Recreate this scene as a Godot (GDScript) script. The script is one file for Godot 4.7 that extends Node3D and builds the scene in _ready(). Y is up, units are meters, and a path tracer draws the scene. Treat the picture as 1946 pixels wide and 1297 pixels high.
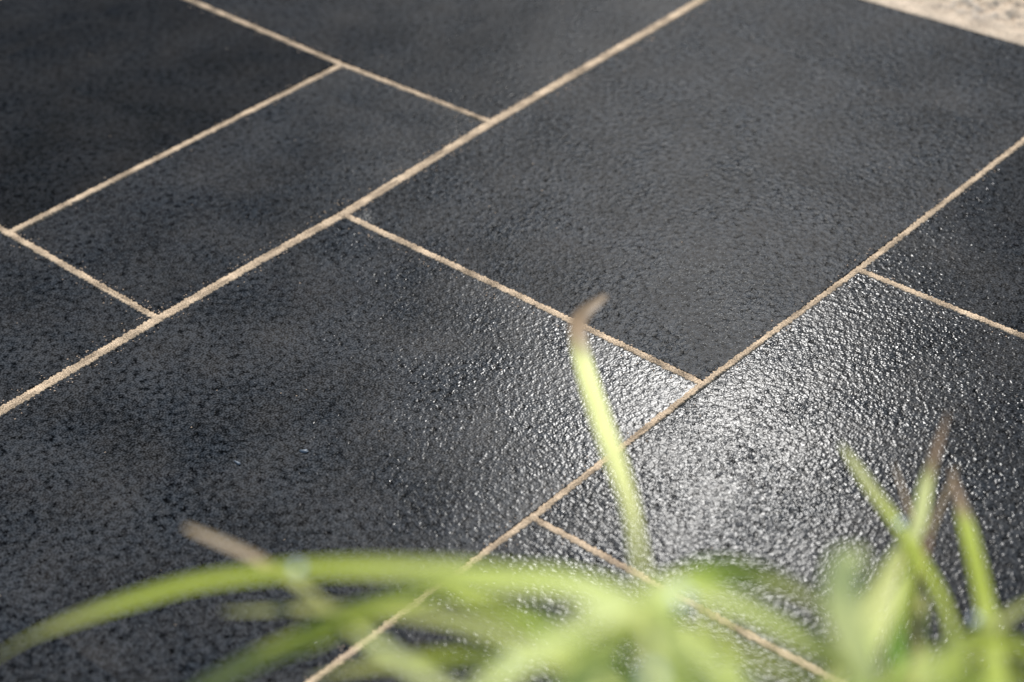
extends Node3D
# Dark wet garden tiles laid in a modular pattern with sand coloured joints, seen across the tips of two sedge tufts.

var rng := RandomNumberGenerator.new()
var M := {}
const TEX := 1536            # texels of the tile relief
const TEX_SIZE := 0.9        # metres that the relief covers

const LEAF := {
	"green": Color(0.315, 0.36, 0.035), "bright": Color(0.40, 0.50, 0.06), "yellow": Color(0.68, 0.68, 0.26),
	"pale": Color(0.55, 0.595, 0.17), "olive": Color(0.31, 0.31, 0.09), "deep": Color(0.15, 0.27, 0.03), "brown": Color(0.25, 0.16, 0.09),  # pale is lightened to hold the sheen of sun on the blades
}


func _ready():
	rng.seed = 7
	# camera
	var cam := Camera3D.new()
	cam.name = "camera"
	cam.transform = Transform3D(Basis(Vector3(0.74104, -0.04739, -0.66978), Vector3(-0.35951, 0.81448, -0.45539), Vector3(0.56710, 0.57826, 0.58653)).orthonormalized(), Vector3(0.97, 0.9417, 1.0))
	cam.fov = 18.732
	cam.near = 0.05
	cam.far = 400.0
	var lens := CameraAttributesPhysical.new()
	lens.frustum_focal_length = 72.75
	lens.frustum_focus_distance = 1.60
	lens.frustum_near = 0.05
	lens.frustum_far = 400.0
	lens.exposure_aperture = 4.2
	cam.attributes = lens
	add_child(cam)
	cam.current = true
	# sky, sun, exposure
	var sky_look := ProceduralSkyMaterial.new()
	sky_look.sky_top_color = Color(0.38, 0.45, 0.54)
	sky_look.sky_horizon_color = Color(0.60, 0.64, 0.68)
	sky_look.sky_curve = 0.15
	sky_look.sky_energy_multiplier = 1.1
	sky_look.ground_bottom_color = Color(0.10, 0.09, 0.07)
	sky_look.ground_horizon_color = Color(0.35, 0.35, 0.33)
	sky_look.sun_angle_max = 1.0
	var sky := Sky.new()
	sky.sky_material = sky_look
	var env := Environment.new()
	env.background_mode = Environment.BG_SKY
	env.sky = sky
	env.tonemap_mode = Environment.TONE_MAPPER_LINEAR
	env.tonemap_exposure = 2.6
	env.sdfgi_enabled = true
	env.ssao_enabled = true
	env.ssil_enabled = true
	var world := WorldEnvironment.new()
	world.name = "environment"
	world.environment = env
	add_child(world)
	var sun := DirectionalLight3D.new()
	sun.name = "sun"
	sun.light_color = Color(1.0, 0.99, 0.975)
	sun.light_energy = 0.8
	sun.light_angular_distance = 0.5
	sun.shadow_enabled = true
	add_child(sun)
	sun.look_at_from_position(Vector3.ZERO, -Vector3(-0.469, 0.628, -0.621), Vector3.UP)

	make_materials()
	make_ground()
	make_paving()
	make_kerb()
	make_grass()
	make_small_things()


# ---------------------------------------------------------------- helpers
func mesh_node(called: String, mesh: Mesh, mat: Material, parent: Node) -> MeshInstance3D:
	var o := MeshInstance3D.new()
	o.name = called
	o.mesh = mesh
	o.material_override = mat
	parent.add_child(o, true)
	return o


func tag(o: Node, label: String, category: String, group := "") -> void:
	o.set_meta("label", label)
	o.set_meta("category", category)
	if group:
		o.set_meta("group", group)


func noise(kind: int, period: float, s: int, octaves := 1) -> FastNoiseLite:
	var n := FastNoiseLite.new()
	n.noise_type = kind
	n.frequency = 1.0 / period
	n.seed = s
	n.fractal_type = FastNoiseLite.FRACTAL_FBM if octaves > 1 else FastNoiseLite.FRACTAL_NONE
	n.fractal_octaves = octaves
	return n


func grid_mesh(points: PackedVector3Array, nu: int, nv: int, uvs := PackedVector2Array(), colors := PackedColorArray()) -> ArrayMesh:
	# points in rows of nu; both faces are drawn
	var st := SurfaceTool.new()
	st.begin(Mesh.PRIMITIVE_TRIANGLES)
	for i in points.size():
		if uvs.size():
			st.set_uv(uvs[i])
		if colors.size():
			st.set_color(colors[i])
		st.set_smooth_group(0)
		st.add_vertex(points[i])
	# wind the faces so that a sheet's upper side is its front
	var flip := (points[1] - points[0]).cross(points[nu] - points[0]).y > 0.0
	for j in nv - 1:
		for i in nu - 1:
			var a := j * nu + i
			for k in ([a, a + nu, a + 1, a + 1, a + nu, a + nu + 1] if flip else [a, a + 1, a + nu, a + 1, a + nu + 1, a + nu]):
				st.add_index(k)
	st.generate_normals()
	return st.commit()


# ---------------------------------------------------------------- materials
func make_materials() -> void:
	# relief of the tiles: rounded grains of about 5 mm with creases between, a float image so that slopes stay smooth
	var lumps := noise(FastNoiseLite.TYPE_SIMPLEX_SMOOTH, 11.0, 3, 3)
	var grain := noise(FastNoiseLite.TYPE_SIMPLEX, 4.0, 11)
	var crease := noise(FastNoiseLite.TYPE_SIMPLEX_SMOOTH, 17.0, 23, 2)
	var fleck := noise(FastNoiseLite.TYPE_SIMPLEX_SMOOTH, 14.0, 91, 3)
	var patch := noise(FastNoiseLite.TYPE_SIMPLEX_SMOOTH, 130.0, 5, 2)
	var tone := noise(FastNoiseLite.TYPE_SIMPLEX_SMOOTH, 210.0, 41, 3)
	var h := PackedFloat32Array()
	h.resize(TEX * TEX)
	var col := PackedByteArray()
	col.resize(TEX * TEX * 3)
	var rough := PackedByteArray()
	rough.resize(TEX * TEX * 3)
	for y in TEX:
		for x in TEX:
			var at := y * TEX + x
			var g := grain.get_noise_2d(x, y)
			var l := lumps.get_noise_2d(x, y)
			var c := crease.get_noise_2d(x, y)
			var p := patch.get_noise_2d(x, y)
			var t := tone.get_noise_2d(x, y)
			var f := fleck.get_noise_2d(x, y)
			var strength := clampf(0.95 + 0.45 * p, 0.78, 1.3)
			var cut := maxf(0.0, 0.10 - absf(c)) * 2.4
			var bead := maxf(0.0, l - 0.10)
			var pit := maxf(0.0, f - 0.38 + 0.18 * p)
			h[at] = 0.5 + strength * (0.20 * l + 0.07 * g + 0.55 * bead * bead - 0.22 * cut) - 0.55 * pit
			var v := 0.70 + 0.18 * t + 0.32 * g - 0.34 * f - 0.10 * cut - 1.3 * pit + 0.12 * l
			if g > 0.58 and c > 0.1:
				v += 0.2
			var warm := 0.02 * t - 0.025 * p + 0.02 * c
			col[at * 3] = int(clampf(v + warm, 0.05, 1.0) * 255)
			col[at * 3 + 1] = int(clampf(v, 0.05, 1.0) * 255)
			col[at * 3 + 2] = int(clampf(v - warm, 0.05, 1.0) * 255)
			var r := int(clampf(0.80 - 0.10 * p + 0.06 * t + 0.10 * g - 0.15 * bead, 0.3, 1.0) * 255)
			rough[at * 3] = r
			rough[at * 3 + 1] = r
			rough[at * 3 + 2] = r
	M.relief = ImageTexture.create_from_image(Image.create_from_data(TEX, TEX, false, Image.FORMAT_RF, h.to_byte_array()))
	M.tone = ImageTexture.create_from_image(Image.create_from_data(TEX, TEX, false, Image.FORMAT_RGB8, col))
	M.wet = ImageTexture.create_from_image(Image.create_from_data(TEX, TEX, false, Image.FORMAT_RGB8, rough))

	M.grout = StandardMaterial3D.new()
	M.grout.resource_name = "sand_grout"
	M.grout.albedo_color = Color(0.90, 0.78, 0.64)
	M.grout.albedo_texture = fine_noise(0.30, 1.12, 3.0, 61)
	M.grout.uv1_triplanar = true
	M.grout.uv1_world_triplanar = true
	M.grout.uv1_scale = Vector3.ONE * 5.0
	M.grout.roughness = 0.95
	M.grout.metallic_specular = 0.2
	M.stone = StandardMaterial3D.new()
	M.stone.resource_name = "sandstone"
	M.stone.vertex_color_use_as_albedo = true
	M.stone.albedo_texture = fine_noise(0.6, 1.0, 5.0, 67)
	M.stone.uv1_triplanar = true
	M.stone.uv1_world_triplanar = true
	M.stone.uv1_scale = Vector3.ONE * 4.0
	M.stone.roughness = 0.85
	M.stone.metallic_specular = 0.35
	M.soil = StandardMaterial3D.new()
	M.soil.resource_name = "soil"
	M.soil.albedo_color = Color(0.30, 0.24, 0.17)
	M.soil.albedo_texture = fine_noise(0.35, 1.0, 9.0, 71)
	M.soil.uv1_triplanar = true
	M.soil.uv1_world_triplanar = true
	M.soil.uv1_scale = Vector3.ONE * 1.5
	M.soil.roughness = 0.95
	M.leaf = StandardMaterial3D.new()
	M.leaf.resource_name = "sedge_leaf"
	M.leaf.vertex_color_use_as_albedo = true
	M.leaf.roughness = 0.5
	M.leaf.metallic_specular = 0.4
	M.leaf.backlight_enabled = true
	M.leaf.backlight = Color(0.8, 0.8, 0.8)
	M.leaf.cull_mode = BaseMaterial3D.CULL_DISABLED
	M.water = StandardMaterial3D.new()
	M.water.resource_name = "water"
	M.water.albedo_color = Color(0.96, 0.98, 1, 0.8)  # milky white paints in the bright sun glint of each drop
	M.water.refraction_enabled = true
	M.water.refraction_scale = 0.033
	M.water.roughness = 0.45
	M.sand = StandardMaterial3D.new()
	M.sand.resource_name = "sand"
	M.sand.albedo_color = Color(0.66, 0.56, 0.46)
	M.sand.roughness = 0.9
	M.dust = StandardMaterial3D.new()
	M.dust.resource_name = "mineral_dust"
	M.dust.albedo_color = Color(0.47, 0.455, 0.43)
	M.dust.roughness = 0.9
	M.dust.metallic_specular = 0.2
	M.chip = StandardMaterial3D.new()
	M.chip.resource_name = "pale_flake"
	M.chip.albedo_color = Color(0.28, 0.31, 0.34)
	M.chip.roughness = 0.6


func fine_noise(low: float, high: float, period: float, s: int) -> ImageTexture:
	var a := noise(FastNoiseLite.TYPE_SIMPLEX, period, s, 3)
	var b := noise(FastNoiseLite.TYPE_SIMPLEX_SMOOTH, 60.0, s + 1, 2)
	var im := Image.create(384, 384, false, Image.FORMAT_RGB8)
	for y in 384:
		for x in 384:
			var v := clampf(0.5 + 0.5 * a.get_noise_2d(x, y) + 0.3 * b.get_noise_2d(x, y), 0.0, 1.0)
			v = lerpf(low, high, v)
			im.set_pixel(x, y, Color(v, v, v))
	return ImageTexture.create_from_image(im)


func tile_material(tint: Color, rough: float, relief: float, shine: float) -> StandardMaterial3D:
	var m := StandardMaterial3D.new()
	m.resource_name = "dark_tile"
	m.albedo_color = tint
	m.albedo_texture = M.tone
	m.roughness = rough
	m.metallic_specular = shine
	m.roughness_texture = M.wet
	m.roughness_texture_channel = BaseMaterial3D.TEXTURE_CHANNEL_RED
	m.heightmap_enabled = true
	m.heightmap_texture = M.relief
	m.heightmap_scale = relief
	return m


# ---------------------------------------------------------------- setting
func make_ground() -> void:
	var st := SurfaceTool.new()
	st.begin(Mesh.PRIMITIVE_TRIANGLES)
	var q := [Vector3(-150, -0.03, -150), Vector3(150, -0.03, -150), Vector3(150, -0.03, 150), Vector3(-150, -0.03, 150)]
	for k in [0, 1, 2, 0, 2, 3]:
		st.set_normal(Vector3.UP)
		st.add_vertex(q[k])
	var o := mesh_node("ground", st.commit(), M.soil, self)
	o.set_meta("kind", "structure")
	# the planting bed that the sedge grows in: crumbly soil up to the level of the tiles
	var n := noise(FastNoiseLite.TYPE_SIMPLEX, 0.05, 31, 3)
	var pts := PackedVector3Array()
	var nu := 60
	var nv := 110
	for j in nv:
		for i in nu:
			var x := 0.615 + 0.9 * i / (nu - 1.0)
			var z := -0.65 + 1.8 * j / (nv - 1.0)
			pts.append(Vector3(x, -0.014 + 0.008 * n.get_noise_2d(x, z) + 0.012 * minf(1.0, i / 6.0), z))
	var bed := mesh_node("planting_bed", grid_mesh(pts, nu, nv), M.soil, self)
	bed.set_meta("kind", "structure")


func tile_mesh(size: Vector2, turn: int, shift: Vector2) -> ArrayMesh:
	var hx := size.x / 2.0
	var hz := size.y / 2.0
	var b := 0.0014
	var st := SurfaceTool.new()
	st.begin(Mesh.PRIMITIVE_TRIANGLES)
	var rings := [[0.0, 0.0], [b, -b * 0.8], [b, -0.034]]
	var loops := []
	for r in rings:
		var inset: float = b - r[0]
		loops.append([Vector3(-hx + inset, r[1], -hz + inset), Vector3(hx - inset, r[1], -hz + inset), Vector3(hx - inset, r[1], hz - inset), Vector3(-hx + inset, r[1], hz - inset)])
	var add := func(p: Vector3):
		var uv := Vector2(p.x, p.z + p.y).rotated(turn * PI / 2.0)
		st.set_uv((uv + shift) / TEX_SIZE)
		st.set_smooth_group(-1)
		st.add_vertex(p)
	for k in [0, 1, 2, 0, 2, 3]:
		add.call(loops[0][k])
	for r in 2:
		for k in 4:
			var k2 := (k + 1) % 4
			var a: Vector3 = loops[r][k]
			var c: Vector3 = loops[r][k2]
			var d: Vector3 = loops[r + 1][k]
			var e: Vector3 = loops[r + 1][k2]
			for p in [a, d, e, a, e, c]:
				add.call(p)
	for k in [0, 2, 1, 0, 3, 2]:
		add.call(loops[2][k])
	st.generate_normals()
	st.generate_tangents()
	return st.commit()


func make_paving() -> void:
	var paving := Node3D.new()
	paving.name = "paving"
	paving.set_meta("kind", "structure")
	paving.set_meta("label", "dark wet stone tiles in a modular pattern with sand coloured joints")
	add_child(paving)
	# x0, x1, z0, z1, roughness, relief (cm), tone, shine (how wet it is)
	var gap := 0.0015
	var tiles := [
		[-0.2, 0.2, -0.66, -0.005, 0.40, 0.062, 0.036, 0.051],
		[-0.2, 0.2, -0.005, 0.6, 0.27, 0.040, 0.034, 0.086],
		[0.2, 0.6, -0.2055, 0.1945, 0.23, 0.056, 0.028, 0.072],
		[0.2, 0.6, -0.66, -0.2055, 0.22, 0.036, 0.028, 0.070],
		[0.2, 0.6, 0.1945, 0.6, 0.24, 0.056, 0.032, 0.085],
		[-0.4025, -0.2, -0.2015, 0.199, 0.34, 0.038, 0.029, 0.085],
		[-0.8, -0.4025, -0.2015, 0.197, 0.38, 0.018, 0.017, 0.060],
		[-0.8, -0.2, -0.66, -0.2015, 0.36, 0.036, 0.024, 0.068],
		[-0.8, -0.2, 0.198, 0.6, 0.36, 0.032, 0.032, 0.080],
		[-1.2, -0.8, -0.66, -0.2015, 0.38, 0.030, 0.020, 0.065],
		[-1.2, -0.8, -0.2015, 0.2, 0.36, 0.034, 0.022, 0.070],
		[-1.2, -0.8, 0.2, 0.6, 0.36, 0.034, 0.026, 0.080],
		[-0.8, -0.2, 0.6, 1.0, 0.32, 0.036, 0.030, 0.080],
		[-0.2, 0.2, 0.6, 1.0, 0.28, 0.040, 0.030, 0.080],
		[0.2, 0.6, 0.6, 1.0, 0.28, 0.045, 0.030, 0.080],
	]
	for t in tiles:
		var size := Vector2(t[1] - t[0] - 2 * gap, t[3] - t[2] - 2 * gap)
		var tint := Color(t[6] * 1.0, t[6] * 1.0, t[6] * 1.01).linear_to_srgb()
		# the tone texture is sRGB coded about 0.78, so lift the tint by what it takes
		tint = Color(tint.r * 1.25, tint.g * 1.25, tint.b * 1.25)
		var o := mesh_node("tile", tile_mesh(size, rng.randi() % 4, Vector2(rng.randf() * 0.28, rng.randf() * 0.28)), tile_material(tint, t[4], t[5], t[7]), paving)
		o.position = Vector3((t[0] + t[1]) / 2.0, 0.0, (t[2] + t[3]) / 2.0)
	# joints: along z, at x; then along x, at z. Each is a line of points (place along, place across) and a width.
	joint(paving, true, [Vector2(-0.66, -0.2035), Vector2(-0.5186, -0.2037), Vector2(-0.203, -0.2026), Vector2(-0.09, -0.199), Vector2(-0.005, -0.1965), Vector2(0.08, -0.1990), Vector2(0.2, -0.2002), Vector2(0.6, -0.1994), Vector2(1.0, -0.2)], 0.0095)
	joint(paving, true, [Vector2(-0.66, 0.1985), Vector2(-0.467, 0.1990), Vector2(-0.2056, 0.2018), Vector2(-0.0034, 0.1982), Vector2(0.195, 0.2015), Vector2(0.4065, 0.1987), Vector2(0.6, 0.199), Vector2(1.0, 0.2)], 0.0055)
	joint(paving, true, [Vector2(-0.2, -0.3977), Vector2(0.0128, -0.4022), Vector2(0.2, -0.4071)], 0.0066)
	joint(paving, false, [Vector2(-0.8, -0.2035), Vector2(-0.63, -0.2021), Vector2(-0.398, -0.1984), Vector2(-0.204, -0.2031)], 0.0055)
	joint(paving, false, [Vector2(-0.8, 0.193), Vector2(-0.418, 0.1967), Vector2(-0.2, 0.2006)], 0.0062)
	joint(paving, false, [Vector2(-0.196, -0.0048), Vector2(0.005, -0.0056), Vector2(0.198, -0.0034)], 0.0066)
	joint(paving, false, [Vector2(0.2, -0.2052), Vector2(0.354, -0.2060), Vector2(0.6, -0.2055)], 0.0062)
	joint(paving, false, [Vector2(0.2, 0.1951), Vector2(0.2816, 0.1946), Vector2(0.354, 0.195), Vector2(0.457, 0.1932), Vector2(0.6, 0.193)], 0.0056)
	joint(paving, true, [Vector2(-0.66, -0.8), Vector2(0.2, -0.801), Vector2(0.6, -0.799)], 0.0068)
	joint(paving, false, [Vector2(-0.8, 0.6), Vector2(0.0, 0.601), Vector2(0.6, 0.599)], 0.0068)
	joint(paving, false, [Vector2(-1.2, -0.2), Vector2(-0.8, -0.2015)], 0.0068)
	joint(paving, false, [Vector2(-1.2, 0.2), Vector2(-0.8, 0.199)], 0.0068)
	# loose sand left along the joints
	var grain := SphereMesh.new()
	grain.radius = 0.5
	grain.height = 0.8
	grain.radial_segments = 6
	grain.rings = 3
	var mm := MultiMesh.new()
	mm.transform_format = MultiMesh.TRANSFORM_3D
	mm.mesh = grain
	var lines := [[true, -0.2, -0.6, 0.6, 0.0105, 420], [true, 0.2, -0.6, 0.6, 0.006, 160], [false, 0.0, -0.2, 0.2, 0.006, 130], [false, -0.2, -0.7, -0.2, 0.006, 80], [false, 0.2, -0.5, -0.2, 0.0065, 90], [false, -0.205, 0.2, 0.6, 0.006, 40], [true, -0.4, -0.2, 0.2, 0.006, 60]]
	var places := []
	for l in lines:
		for k in l[5]:
			var along: float = lerpf(l[2], l[3], rng.randf())
			var off: float = absf(rng.randfn(0.0, 0.0035)) * (1.0 if rng.randf() < 0.4 else -1.0)
			off += signf(off) * l[4] * 0.75
			places.append(Vector3(l[1] + off, 0, along) if l[0] else Vector3(along, 0, l[1] + off))
	for k in 110:
		places.append(Vector3(rng.randf_range(-0.7, 0.55), 0, rng.randf_range(-0.58, 0.5)))
	mm.instance_count = places.size()
	for k in places.size():
		var s := rng.randf_range(0.0006, 0.0014)
		mm.set_instance_transform(k, Transform3D(Basis(Vector3.UP, rng.randf() * TAU).scaled(Vector3(s, s * 0.8, s * 1.2)), places[k] + Vector3(0, s * 0.2, 0)))
	# pale mineral dust dried on the stone
	var dust := MultiMesh.new()
	dust.transform_format = MultiMesh.TRANSFORM_3D
	dust.mesh = grain
	var spots := [[Vector2(0.150, -0.095), Vector2(0.055, 0.030), 0.5, 1500], [Vector2(-0.176, -0.014), Vector2(0.006, 0.004), 0.8, 130], [Vector2(0.140, 0.082), Vector2(0.024, 0.006), -0.9, 300], [Vector2(0.08, -0.12), Vector2(0.05, 0.012), -0.6, 200]]
	var dusty := []
	for d in spots:
		for k in d[3]:
			var v: Vector2 = (Vector2(rng.randfn(), rng.randfn()) * d[1]).rotated(d[2]) + d[0]
			if v.x < 0.195 and v.x > -0.192:
				dusty.append(v)
	dust.instance_count = dusty.size()
	for k in dusty.size():
		var s := rng.randf_range(0.0004, 0.0012)
		dust.set_instance_transform(k, Transform3D(Basis(Vector3.UP, rng.randf() * TAU).scaled(Vector3(s, 0.0002, s * 1.3)), Vector3(dusty[k].x, 0.0001, dusty[k].y)))
	var film := MultiMeshInstance3D.new()
	film.name = "pale_dust"
	film.multimesh = dust
	film.material_override = M.dust
	film.set_meta("kind", "stuff")
	paving.add_child(film, true)
	var sand := MultiMeshInstance3D.new()
	sand.name = "loose_sand"
	sand.multimesh = mm
	sand.material_override = M.sand
	sand.set_meta("kind", "stuff")
	paving.add_child(sand, true)


func joint(parent: Node, along_z: bool, line: Array, width: float) -> void:
	var rough := noise(FastNoiseLite.TYPE_SIMPLEX, 0.0032, 100 + parent.get_child_count(), 3)
	var first: float = line[0].x
	var last: float = line[-1].x
	var n := int((last - first) / 0.0011)
	var pts := PackedVector3Array()
	var across := [-1.15, -1.0, -0.7, -0.35, 0.0, 0.35, 0.7, 1.0, 1.15]
	for j in n:
		var s := lerpf(first, last, j / (n - 1.0))
		var k := 0
		while k < line.size() - 2 and s > line[k + 1].x:
			k += 1
		var u: float = (s - line[k].x) / (line[k + 1].x - line[k].x)
		var mid: float = lerpf(line[k].y, line[k + 1].y, u)
		for a in across:
			var w: float = width / 2.0 * a
			if absf(a) > 0.8:
				w += signf(a) * 0.0018 * rough.get_noise_2d(s, a * 0.05 + 3.0)
			var y: float = -0.0025 if absf(a) > 1.1 else 0.0003 + 0.0001 * (1.0 - a * a) + 0.0003 * rough.get_noise_2d(s, a * width + 9.0)
			if absf(absf(a) - 1.0) < 0.01:
				y = 0.0002
			pts.append(Vector3(mid + w, y, s) if along_z else Vector3(s, y, mid + w))
	mesh_node("grout_joint", grid_mesh(pts, across.size(), n), M.grout, parent)


func make_kerb() -> void:
	# rough sandstone along the far edge of the tiles: a smoother mortar lip, then split stone
	var border := Node3D.new()
	border.name = "stone_border"
	border.position = Vector3(0.0, 0.0, -0.6190)
	border.rotation.y = deg_to_rad(2.78)
	add_child(border)
	tag(border, "rough beige sandstone border along the far edge of the dark tiles", "border")
	var big := noise(FastNoiseLite.TYPE_SIMPLEX_SMOOTH, 0.075, 201, 2)
	var mid := noise(FastNoiseLite.TYPE_SIMPLEX, 0.022, 203, 3)
	var fine := noise(FastNoiseLite.TYPE_SIMPLEX, 0.006, 207, 2)
	var spans := [[-1.22, -0.83], [-0.82, -0.43], [-0.42, 0.24], [0.25, 0.62]]
	for s in spans:
		var nu := int((s[1] - s[0]) / 0.003)
		var nv := 66
		var pts := PackedVector3Array()
		var cols := PackedColorArray()
		for j in nv:
			for i in nu:
				var x: float = lerpf(s[0], s[1], i / (nu - 1.0))
				var v := 0.2 * j / (nv - 1.0)
				var rise := smoothstep(0.012, 0.075, v)
				var end := minf(1.0, minf(i, nu - 1 - i) / 5.0)
				var b := big.get_noise_2d(x, v)
				var m := mid.get_noise_2d(x, v)
				var f := fine.get_noise_2d(x, v)
				var y := 0.0014 + rise * (0.003 + 0.008 * b + 0.006 * m) + 0.0016 * f * (0.4 + rise) + 0.0008 * m
				y = maxf(y, 0.0009) * lerpf(0.4, 1.0, end)
				if j == 0:
					y = 0.0004
				pts.append(Vector3(x, y, -v))
				var c := Color(0.68, 0.515, 0.355)
				var pale := clampf(1.6 * b + 0.8 * m - 0.35, 0.0, 1.0) * rise
				c = c.lerp(Color(0.80, 0.75, 0.68), pale)
				var dark := clampf(-1.6 * m - 0.8 * f - 0.45, 0.0, 1.0) * (0.3 + 0.7 * rise)
				c = c.lerp(Color(0.26, 0.15, 0.075), dark)
				cols.append(c)
		mesh_node("stone", grid_mesh(pts, nu, nv, PackedVector2Array(), cols), M.stone, border)


# ---------------------------------------------------------------- grass
func blade(tuft: Node3D, base_color: String, tip_color: String, line: Array, roll := 0.0) -> void:
	# line: points with widths from the tip down to where the blade dips out of the picture; it goes on to the tuft's foot
	var pts := PackedVector3Array()
	var widths := PackedFloat32Array()
	for v in line:
		pts.append(Vector3(v.x, v.y, v.z) - tuft.position)
		widths.append(v.w)
	var foot := Vector3(rng.randf_range(-0.035, 0.035), -0.004, rng.randf_range(-0.035, 0.035))
	var end := pts[-1]
	var on := (pts[-1] - pts[-2]).normalized()
	var reach := end.distance_to(foot)
	var shown := 0.0
	var along := PackedFloat32Array([0.0])
	for k in range(1, pts.size()):
		shown += pts[k].distance_to(pts[k - 1])
		along.append(shown)
	for k in range(1, 9):
		var u := k / 8.0
		pts.append(end.bezier_interpolate(end + on * reach * 0.3, foot + Vector3.UP * reach * 0.45 + (end - foot) * Vector3(0.15, 0, 0.15), foot, u))
		widths.append(lerpf(widths[line.size() - 1], 0.0075, u))
	var curve := Curve3D.new()
	curve.bake_interval = 0.004
	for k in pts.size():
		var t := (pts[mini(k + 1, pts.size() - 1)] - pts[maxi(k - 1, 0)]) / 6.0
		curve.add_point(pts[k], -t, t)
	# arc length at each control point, for the widths
	var arc := PackedFloat32Array()
	for k in pts.size():
		arc.append(curve.get_closest_offset(pts[k]))
	var total := curve.get_baked_length()
	var n := maxi(24, int(total / 0.006))
	# blades that arch along the bed lie flat, those that rise out of it lie back
	var flat := Vector3(0.08, 1.0, -0.02).normalized()
	var laid_back := Vector3(0.62, 0.66, 0.42).normalized()
	var bed_line := Vector3(0.741, 0.0, -0.67)
	var grid := PackedVector3Array()
	var cols := PackedColorArray()
	var across := [-1.0, -0.55, 0.0, 0.55, 1.0]
	var body: Color = LEAF[base_color]
	var tip: Color = LEAF[tip_color]
	if tip_color == "brown":
		tip = tip.lerp(Color(0.36, 0.27, 0.13), rng.randf() * 0.5) * rng.randf_range(0.8, 1.2)
	var dried := rng.randf_range(0.075, 0.105)
	var streak := noise(FastNoiseLite.TYPE_SIMPLEX, 0.03, 300 + rng.randi() % 500, 2)
	var lean := rng.randf_range(-0.18, 0.18)
	for j in n:
		var s := total * j / (n - 1.0)
		var p := curve.sample_baked(s, true)
		var q := curve.sample_baked(minf(s + 0.004, total), true)
		var r := curve.sample_baked(maxf(s - 0.004, 0.0), true)
		var dir := (q - r).normalized()
		var k := 0
		while k < arc.size() - 2 and s > arc[k + 1]:
			k += 1
		var u := clampf((s - arc[k]) / maxf(arc[k + 1] - arc[k], 1e-5), 0.0, 1.0)
		var w := lerpf(widths[k], widths[k + 1], u) / 2.0 * lerpf(1.0, 1.1, smoothstep(0.3, 0.8, absf(dir.dot(bed_line))))
		var look := laid_back.lerp(flat, smoothstep(0.3, 0.8, absf(dir.dot(bed_line))))
		var face := (look + Vector3(lean, 0, -lean) * (0.4 + s)).normalized()
		face = face.rotated(dir, roll)
		var side := dir.cross(face).normalized()
		var up := side.cross(dir).normalized()
		var share := smoothstep(dried * 0.5, dried, s) if tip_color == "brown" else smoothstep(0.0, 0.12, s)
		for a in across:
			grid.append(p + side * (w * a) + up * (w * 0.22 * absf(a)))
			var c := tip.lerp(body.lerp(LEAF["olive"], 0.5), share).lerp(body, smoothstep(0.4, 1.0, share))
			if base_color in ["green", "yellow", "olive"]:
				c = c.lerp(LEAF["pale"], (0.2 if base_color == "yellow" else 0.6) * smoothstep(shown * 0.5, shown * 0.85, s))  # sun sheen around the heart of the tuft, put in as paler leaf colour
			c = c.lerp(LEAF["green"], 0.6 * smoothstep(shown, total, s))
			var v: float = 1.0 + 0.16 * streak.get_noise_2d(s * 0.35, a * 0.04) + (0.10 if a == 0.0 else 0.0)
			c = Color(c.r * v, c.g * v, c.b * v)
			cols.append(c)
	mesh_node("blade", grid_mesh(grid, across.size(), n, PackedVector2Array(), cols), M.leaf, tuft)


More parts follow.
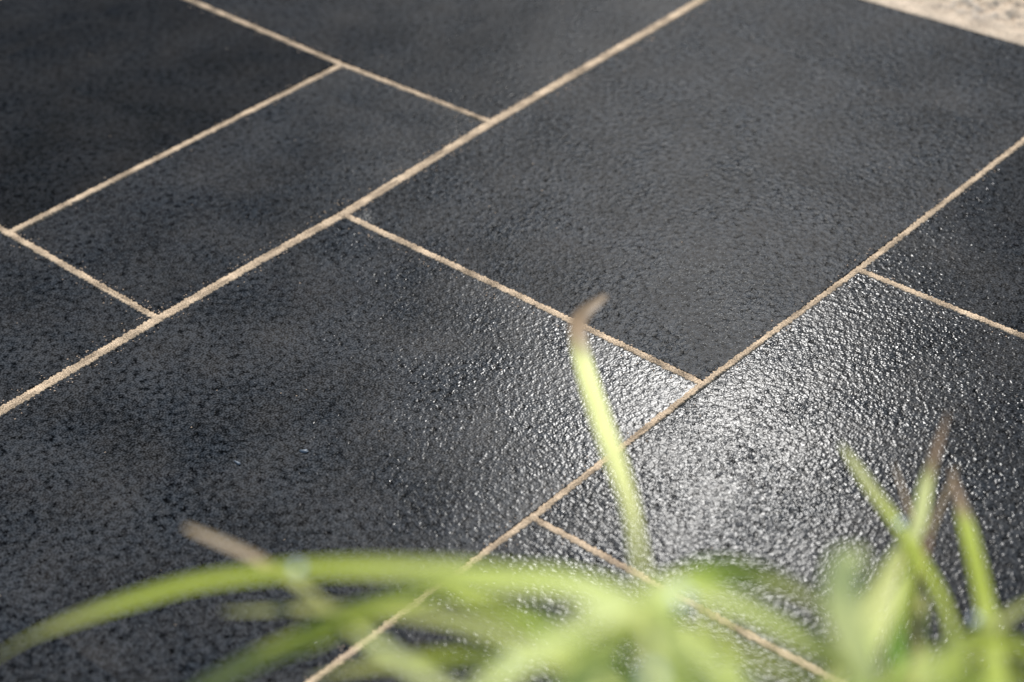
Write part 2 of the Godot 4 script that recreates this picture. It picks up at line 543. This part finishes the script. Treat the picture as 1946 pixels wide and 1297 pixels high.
func make_grass() -> void:
	var tuft_1 := Node3D.new()
	tuft_1.name = "sedge_tuft"
	tuft_1.position = Vector3(0.7235, -0.004, 0.7000)
	add_child(tuft_1)
	tag(tuft_1, "sedge tuft at the bottom centre, long blades arching left and one tall yellow blade", "grass tuft", "sedge tufts in the foreground")
	var tuft_2 := Node3D.new()
	tuft_2.name = "sedge_tuft_001"
	tuft_2.position = Vector3(0.7551, -0.004, 0.6141)
	add_child(tuft_2)
	tag(tuft_2, "sedge tuft at the bottom right with upright crossing blades", "grass tuft", "sedge tufts in the foreground")
	blade(tuft_1, "yellow", "brown", [Vector4(0.3667, 0.3148, 0.3011, 0.0026), Vector4(0.3682, 0.3158, 0.3133, 0.0056), Vector4(0.3699, 0.3156, 0.3266, 0.0084), Vector4(0.3814, 0.3196, 0.3420, 0.0099), Vector4(0.4031, 0.3235, 0.3634, 0.0107), Vector4(0.4448, 0.3378, 0.4022, 0.0122), Vector4(0.4915, 0.3588, 0.4456, 0.0129), Vector4(0.5464, 0.3924, 0.5001, 0.0126), Vector4(0.6202, 0.4581, 0.5815, 0.0104), Vector4(0.6832, 0.5201, 0.6535, 0.0082), Vector4(0.7189, 0.5482, 0.6943, 0.0068)])
	blade(tuft_1, "green", "olive", [Vector4(0.3793, 0.3560, 0.7068, 0.0013), Vector4(0.3953, 0.3709, 0.6994, 0.0033), Vector4(0.4121, 0.3844, 0.6935, 0.0058), Vector4(0.4332, 0.3978, 0.6812, 0.0084), Vector4(0.4659, 0.4169, 0.6653, 0.0102), Vector4(0.5054, 0.4399, 0.6571, 0.0101), Vector4(0.5453, 0.4618, 0.6526, 0.0096), Vector4(0.5984, 0.4901, 0.6523, 0.0090), Vector4(0.6277, 0.4988, 0.6459, 0.0091), Vector4(0.6537, 0.5053, 0.6402, 0.0089), Vector4(0.6750, 0.5060, 0.6406, 0.0084)])
	blade(tuft_1, "green", "olive", [Vector4(0.4756, 0.3732, 0.7024, 0.0041), Vector4(0.4900, 0.3900, 0.6959, 0.0089), Vector4(0.5077, 0.4084, 0.6823, 0.0114), Vector4(0.5349, 0.4321, 0.6699, 0.0129), Vector4(0.5735, 0.4678, 0.6668, 0.0125), Vector4(0.6046, 0.4909, 0.6588, 0.0120), Vector4(0.6316, 0.5032, 0.6500, 0.0113), Vector4(0.6534, 0.5072, 0.6447, 0.0105), Vector4(0.6763, 0.5050, 0.6472, 0.0097)])
	blade(tuft_1, "olive", "brown", [Vector4(0.3929, 0.3713, 0.6107, 0.0024), Vector4(0.4076, 0.3719, 0.6090, 0.0041), Vector4(0.4244, 0.3715, 0.6062, 0.0045), Vector4(0.4471, 0.3764, 0.6083, 0.0048), Vector4(0.4989, 0.4088, 0.6316, 0.0046), Vector4(0.5887, 0.4786, 0.6829, 0.0044), Vector4(0.6112, 0.4819, 0.6859, 0.0048), Vector4(0.6373, 0.4821, 0.6870, 0.0052)])
	blade(tuft_1, "olive", "olive", [Vector4(0.4410, 0.3661, 0.6321, 0.0009), Vector4(0.4571, 0.3702, 0.6241, 0.0033), Vector4(0.4870, 0.3863, 0.6207, 0.0051), Vector4(0.5380, 0.4190, 0.6268, 0.0055), Vector4(0.5911, 0.4499, 0.6353, 0.0055), Vector4(0.6379, 0.4697, 0.6464, 0.0055)])
	blade(tuft_1, "bright", "green", [Vector4(0.5356, 0.4120, 0.6025, 0.0016), Vector4(0.5637, 0.4255, 0.6080, 0.0047), Vector4(0.5957, 0.4454, 0.6191, 0.0059), Vector4(0.6290, 0.4643, 0.6312, 0.0063), Vector4(0.6565, 0.4725, 0.6395, 0.0068), Vector4(0.6738, 0.4725, 0.6448, 0.0067)], -0.15)
	blade(tuft_1, "green", "olive", [Vector4(0.4979, 0.3667, 0.6366, 0.0017), Vector4(0.5240, 0.3863, 0.6336, 0.0053), Vector4(0.5639, 0.4176, 0.6368, 0.0073), Vector4(0.6118, 0.4539, 0.6443, 0.0075), Vector4(0.6436, 0.4718, 0.6451, 0.0075), Vector4(0.6673, 0.4749, 0.6472, 0.0077)])
	blade(tuft_1, "pale", "pale", [Vector4(0.6562, 0.5071, 0.7048, 0.0047), Vector4(0.6574, 0.5077, 0.6879, 0.0076), Vector4(0.6612, 0.5091, 0.6685, 0.0092), Vector4(0.6680, 0.5122, 0.6519, 0.0090), Vector4(0.6757, 0.5097, 0.6452, 0.0087), Vector4(0.6856, 0.5007, 0.6513, 0.0083)], -0.20)
	blade(tuft_1, "pale", "green", [Vector4(0.7047, 0.4064, 0.5367, 0.0038), Vector4(0.6984, 0.4314, 0.5559, 0.0074), Vector4(0.6955, 0.4623, 0.5816, 0.0092), Vector4(0.6876, 0.4844, 0.6006, 0.0099), Vector4(0.6793, 0.4986, 0.6147, 0.0100), Vector4(0.6735, 0.5094, 0.6284, 0.0098), Vector4(0.6724, 0.5083, 0.6399, 0.0091)])
	blade(tuft_1, "pale", "green", [Vector4(0.7066, 0.4437, 0.5811, 0.0043), Vector4(0.6974, 0.4645, 0.5989, 0.0073), Vector4(0.6868, 0.4794, 0.6132, 0.0088), Vector4(0.6803, 0.4933, 0.6265, 0.0093), Vector4(0.6772, 0.5012, 0.6383, 0.0091), Vector4(0.6815, 0.4993, 0.6499, 0.0090)], 0.20)
	blade(tuft_1, "bright", "olive", [Vector4(0.6641, 0.3973, 0.5128, 0.0016), Vector4(0.6561, 0.4108, 0.5176, 0.0052), Vector4(0.6501, 0.4283, 0.5317, 0.0074), Vector4(0.6494, 0.4491, 0.5537, 0.0083), Vector4(0.6576, 0.4794, 0.5889, 0.0081), Vector4(0.6637, 0.4930, 0.6148, 0.0078), Vector4(0.6710, 0.4938, 0.6332, 0.0076)])
	blade(tuft_1, "bright", "green", [Vector4(0.5977, 0.3832, 0.5151, 0.0008), Vector4(0.6125, 0.3865, 0.5309, 0.0029), Vector4(0.6270, 0.3904, 0.5465, 0.0040), Vector4(0.6440, 0.3921, 0.5632, 0.0047)], 0.20)
	blade(tuft_1, "green", "green", [Vector4(0.6024, 0.3727, 0.5084, 0.0009), Vector4(0.6162, 0.3775, 0.5232, 0.0025), Vector4(0.6301, 0.3829, 0.5376, 0.0037), Vector4(0.6463, 0.3859, 0.5534, 0.0044)])
	blade(tuft_1, "bright", "bright", [Vector4(0.6405, 0.5012, 0.6576, 0.0033), Vector4(0.6580, 0.4987, 0.6580, 0.0065), Vector4(0.6756, 0.4961, 0.6591, 0.0081), Vector4(0.6903, 0.4945, 0.6621, 0.0089)], -0.35)
	blade(tuft_2, "yellow", "brown", [Vector4(0.5635, 0.3123, 0.2730, 0.0007), Vector4(0.5713, 0.3154, 0.2918, 0.0031), Vector4(0.5831, 0.3222, 0.3184, 0.0050), Vector4(0.5992, 0.3331, 0.3523, 0.0070), Vector4(0.6131, 0.3374, 0.3807, 0.0078), Vector4(0.6258, 0.3517, 0.4139, 0.0083), Vector4(0.6371, 0.3651, 0.4494, 0.0083), Vector4(0.6532, 0.3841, 0.4906, 0.0082), Vector4(0.6716, 0.4033, 0.5308, 0.0081), Vector4(0.6880, 0.4178, 0.5634, 0.0081)])
	blade(tuft_2, "green", "olive", [Vector4(0.5411, 0.3188, 0.3336, 0.0011), Vector4(0.5569, 0.3234, 0.3464, 0.0048), Vector4(0.5810, 0.3300, 0.3661, 0.0072), Vector4(0.6096, 0.3426, 0.3913, 0.0081), Vector4(0.6365, 0.3557, 0.4175, 0.0090), Vector4(0.6665, 0.3744, 0.4507, 0.0093), Vector4(0.6965, 0.3997, 0.4914, 0.0094), Vector4(0.7252, 0.4241, 0.5343, 0.0090)])
	blade(tuft_2, "green", "brown", [Vector4(0.5812, 0.3022, 0.2982, 0.0009), Vector4(0.5977, 0.3116, 0.3201, 0.0037), Vector4(0.6190, 0.3245, 0.3495, 0.0076), Vector4(0.6409, 0.3367, 0.3795, 0.0085), Vector4(0.6658, 0.3550, 0.4159, 0.0089), Vector4(0.6936, 0.3794, 0.4587, 0.0091), Vector4(0.7249, 0.4077, 0.5101, 0.0090)])
	blade(tuft_2, "brown", "brown", [Vector4(0.5705, 0.2813, 0.2706, 0.0007), Vector4(0.5740, 0.2792, 0.2836, 0.0023), Vector4(0.5810, 0.2823, 0.3035, 0.0029), Vector4(0.5919, 0.2906, 0.3299, 0.0033), Vector4(0.6077, 0.3035, 0.3626, 0.0047), Vector4(0.6327, 0.3253, 0.4093, 0.0044), Vector4(0.6633, 0.3522, 0.4621, 0.0045)])
	blade(tuft_2, "olive", "brown", [Vector4(0.5358, 0.2689, 0.2753, 0.0007), Vector4(0.5459, 0.2670, 0.2845, 0.0016), Vector4(0.5643, 0.2753, 0.3063, 0.0023), Vector4(0.5876, 0.2872, 0.3356, 0.0029), Vector4(0.6257, 0.3167, 0.3942, 0.0041), Vector4(0.6662, 0.3525, 0.4601, 0.0041)])
	blade(tuft_2, "yellow", "yellow", [Vector4(0.7015, 0.4970, 0.5662, 0.0044), Vector4(0.6993, 0.4961, 0.5713, 0.0097), Vector4(0.7011, 0.4917, 0.5776, 0.0124), Vector4(0.7069, 0.4868, 0.5850, 0.0123), Vector4(0.7158, 0.4823, 0.5903, 0.0117), Vector4(0.7279, 0.4748, 0.5973, 0.0101)], -0.10)
	blade(tuft_2, "bright", "yellow", [Vector4(0.6774, 0.4279, 0.5005, 0.0014), Vector4(0.6846, 0.4333, 0.5187, 0.0050), Vector4(0.6950, 0.4446, 0.5432, 0.0073), Vector4(0.7067, 0.4553, 0.5677, 0.0083), Vector4(0.7183, 0.4606, 0.5900, 0.0086)], 0.50)
	blade(tuft_2, "deep", "green", [Vector4(0.6373, 0.3640, 0.4225, 0.0019), Vector4(0.6502, 0.3720, 0.4485, 0.0064), Vector4(0.6633, 0.3807, 0.4739, 0.0072), Vector4(0.6803, 0.3965, 0.5039, 0.0073), Vector4(0.7012, 0.4081, 0.5367, 0.0073)])
	blade(tuft_2, "yellow", "olive", [Vector4(0.6954, 0.3732, 0.4234, 0.0015), Vector4(0.6959, 0.3800, 0.4433, 0.0037), Vector4(0.6993, 0.3922, 0.4700, 0.0050), Vector4(0.7061, 0.4113, 0.5019, 0.0058), Vector4(0.7164, 0.4272, 0.5357, 0.0061), Vector4(0.7272, 0.4384, 0.5605, 0.0062)])
	blade(tuft_2, "green", "green", [Vector4(0.7404, 0.4226, 0.5006, 0.0050), Vector4(0.7334, 0.4373, 0.5160, 0.0077), Vector4(0.7298, 0.4497, 0.5323, 0.0085), Vector4(0.7325, 0.4651, 0.5565, 0.0082), Vector4(0.7381, 0.4674, 0.5765, 0.0077)])
	blade(tuft_2, "pale", "green", [Vector4(0.7339, 0.4838, 0.6070, 0.0034), Vector4(0.7373, 0.4871, 0.5954, 0.0071), Vector4(0.7430, 0.4881, 0.5853, 0.0086), Vector4(0.7501, 0.4843, 0.5827, 0.0086), Vector4(0.7561, 0.4766, 0.5853, 0.0081)], -0.15)
	blade(tuft_2, "bright", "green", [Vector4(0.7560, 0.4519, 0.5449, 0.0031), Vector4(0.7490, 0.4548, 0.5451, 0.0061), Vector4(0.7453, 0.4608, 0.5544, 0.0070), Vector4(0.7458, 0.4623, 0.5666, 0.0069)], 0.05)

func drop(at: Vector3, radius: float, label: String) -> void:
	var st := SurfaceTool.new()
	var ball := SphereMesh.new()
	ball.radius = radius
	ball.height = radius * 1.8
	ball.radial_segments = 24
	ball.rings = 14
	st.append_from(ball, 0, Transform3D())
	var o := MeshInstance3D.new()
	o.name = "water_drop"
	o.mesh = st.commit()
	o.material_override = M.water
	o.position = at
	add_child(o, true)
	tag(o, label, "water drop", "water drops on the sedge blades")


func make_small_things() -> void:
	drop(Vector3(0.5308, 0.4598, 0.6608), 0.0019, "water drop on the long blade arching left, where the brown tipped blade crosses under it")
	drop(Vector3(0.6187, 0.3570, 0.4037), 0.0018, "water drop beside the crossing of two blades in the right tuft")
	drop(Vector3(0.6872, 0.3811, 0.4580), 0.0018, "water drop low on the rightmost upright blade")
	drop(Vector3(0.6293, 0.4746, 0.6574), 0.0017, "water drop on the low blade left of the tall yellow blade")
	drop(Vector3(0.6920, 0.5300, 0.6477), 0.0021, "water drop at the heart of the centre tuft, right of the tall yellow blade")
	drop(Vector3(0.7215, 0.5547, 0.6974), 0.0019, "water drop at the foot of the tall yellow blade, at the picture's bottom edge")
	# two pale flakes lying on the lower middle tile
	flake(Vector3(-0.0091, 0.0004, 0.2851), 0.0045, "pale bluish flake on the dark tile, the left one of two")
	flake(Vector3(0.0205, 0.0004, 0.2439), 0.0055, "pale bluish flake on the dark tile, the right one of two")


func flake(at: Vector3, size: float, label: String) -> void:
	var st := SurfaceTool.new()
	st.begin(Mesh.PRIMITIVE_TRIANGLES)
	var ring := []
	for k in 9:
		var r := size * rng.randf_range(0.3, 1.0)
		ring.append(Vector3(cos(TAU * k / 9.0) * r, rng.randf_range(0.0, 0.0003), sin(TAU * k / 9.0) * r * 0.45))
	for k in 9:
		for p in [Vector3(0, 0.0006, 0), ring[k], ring[(k + 1) % 9]]:
			st.add_vertex(p)
		for p in [ring[k], ring[k] + Vector3(0, -0.0004, 0), ring[(k + 1) % 9], ring[(k + 1) % 9], ring[k] + Vector3(0, -0.0004, 0), ring[(k + 1) % 9] + Vector3(0, -0.0004, 0)]:
			st.add_vertex(p)
	st.generate_normals()
	var o := MeshInstance3D.new()
	o.name = "pale_flake"
	o.mesh = st.commit()
	o.material_override = M.chip
	o.position = at
	o.rotation.y = rng.randf() * TAU
	add_child(o, true)
	tag(o, label, "flake", "pale flakes on the tiles")
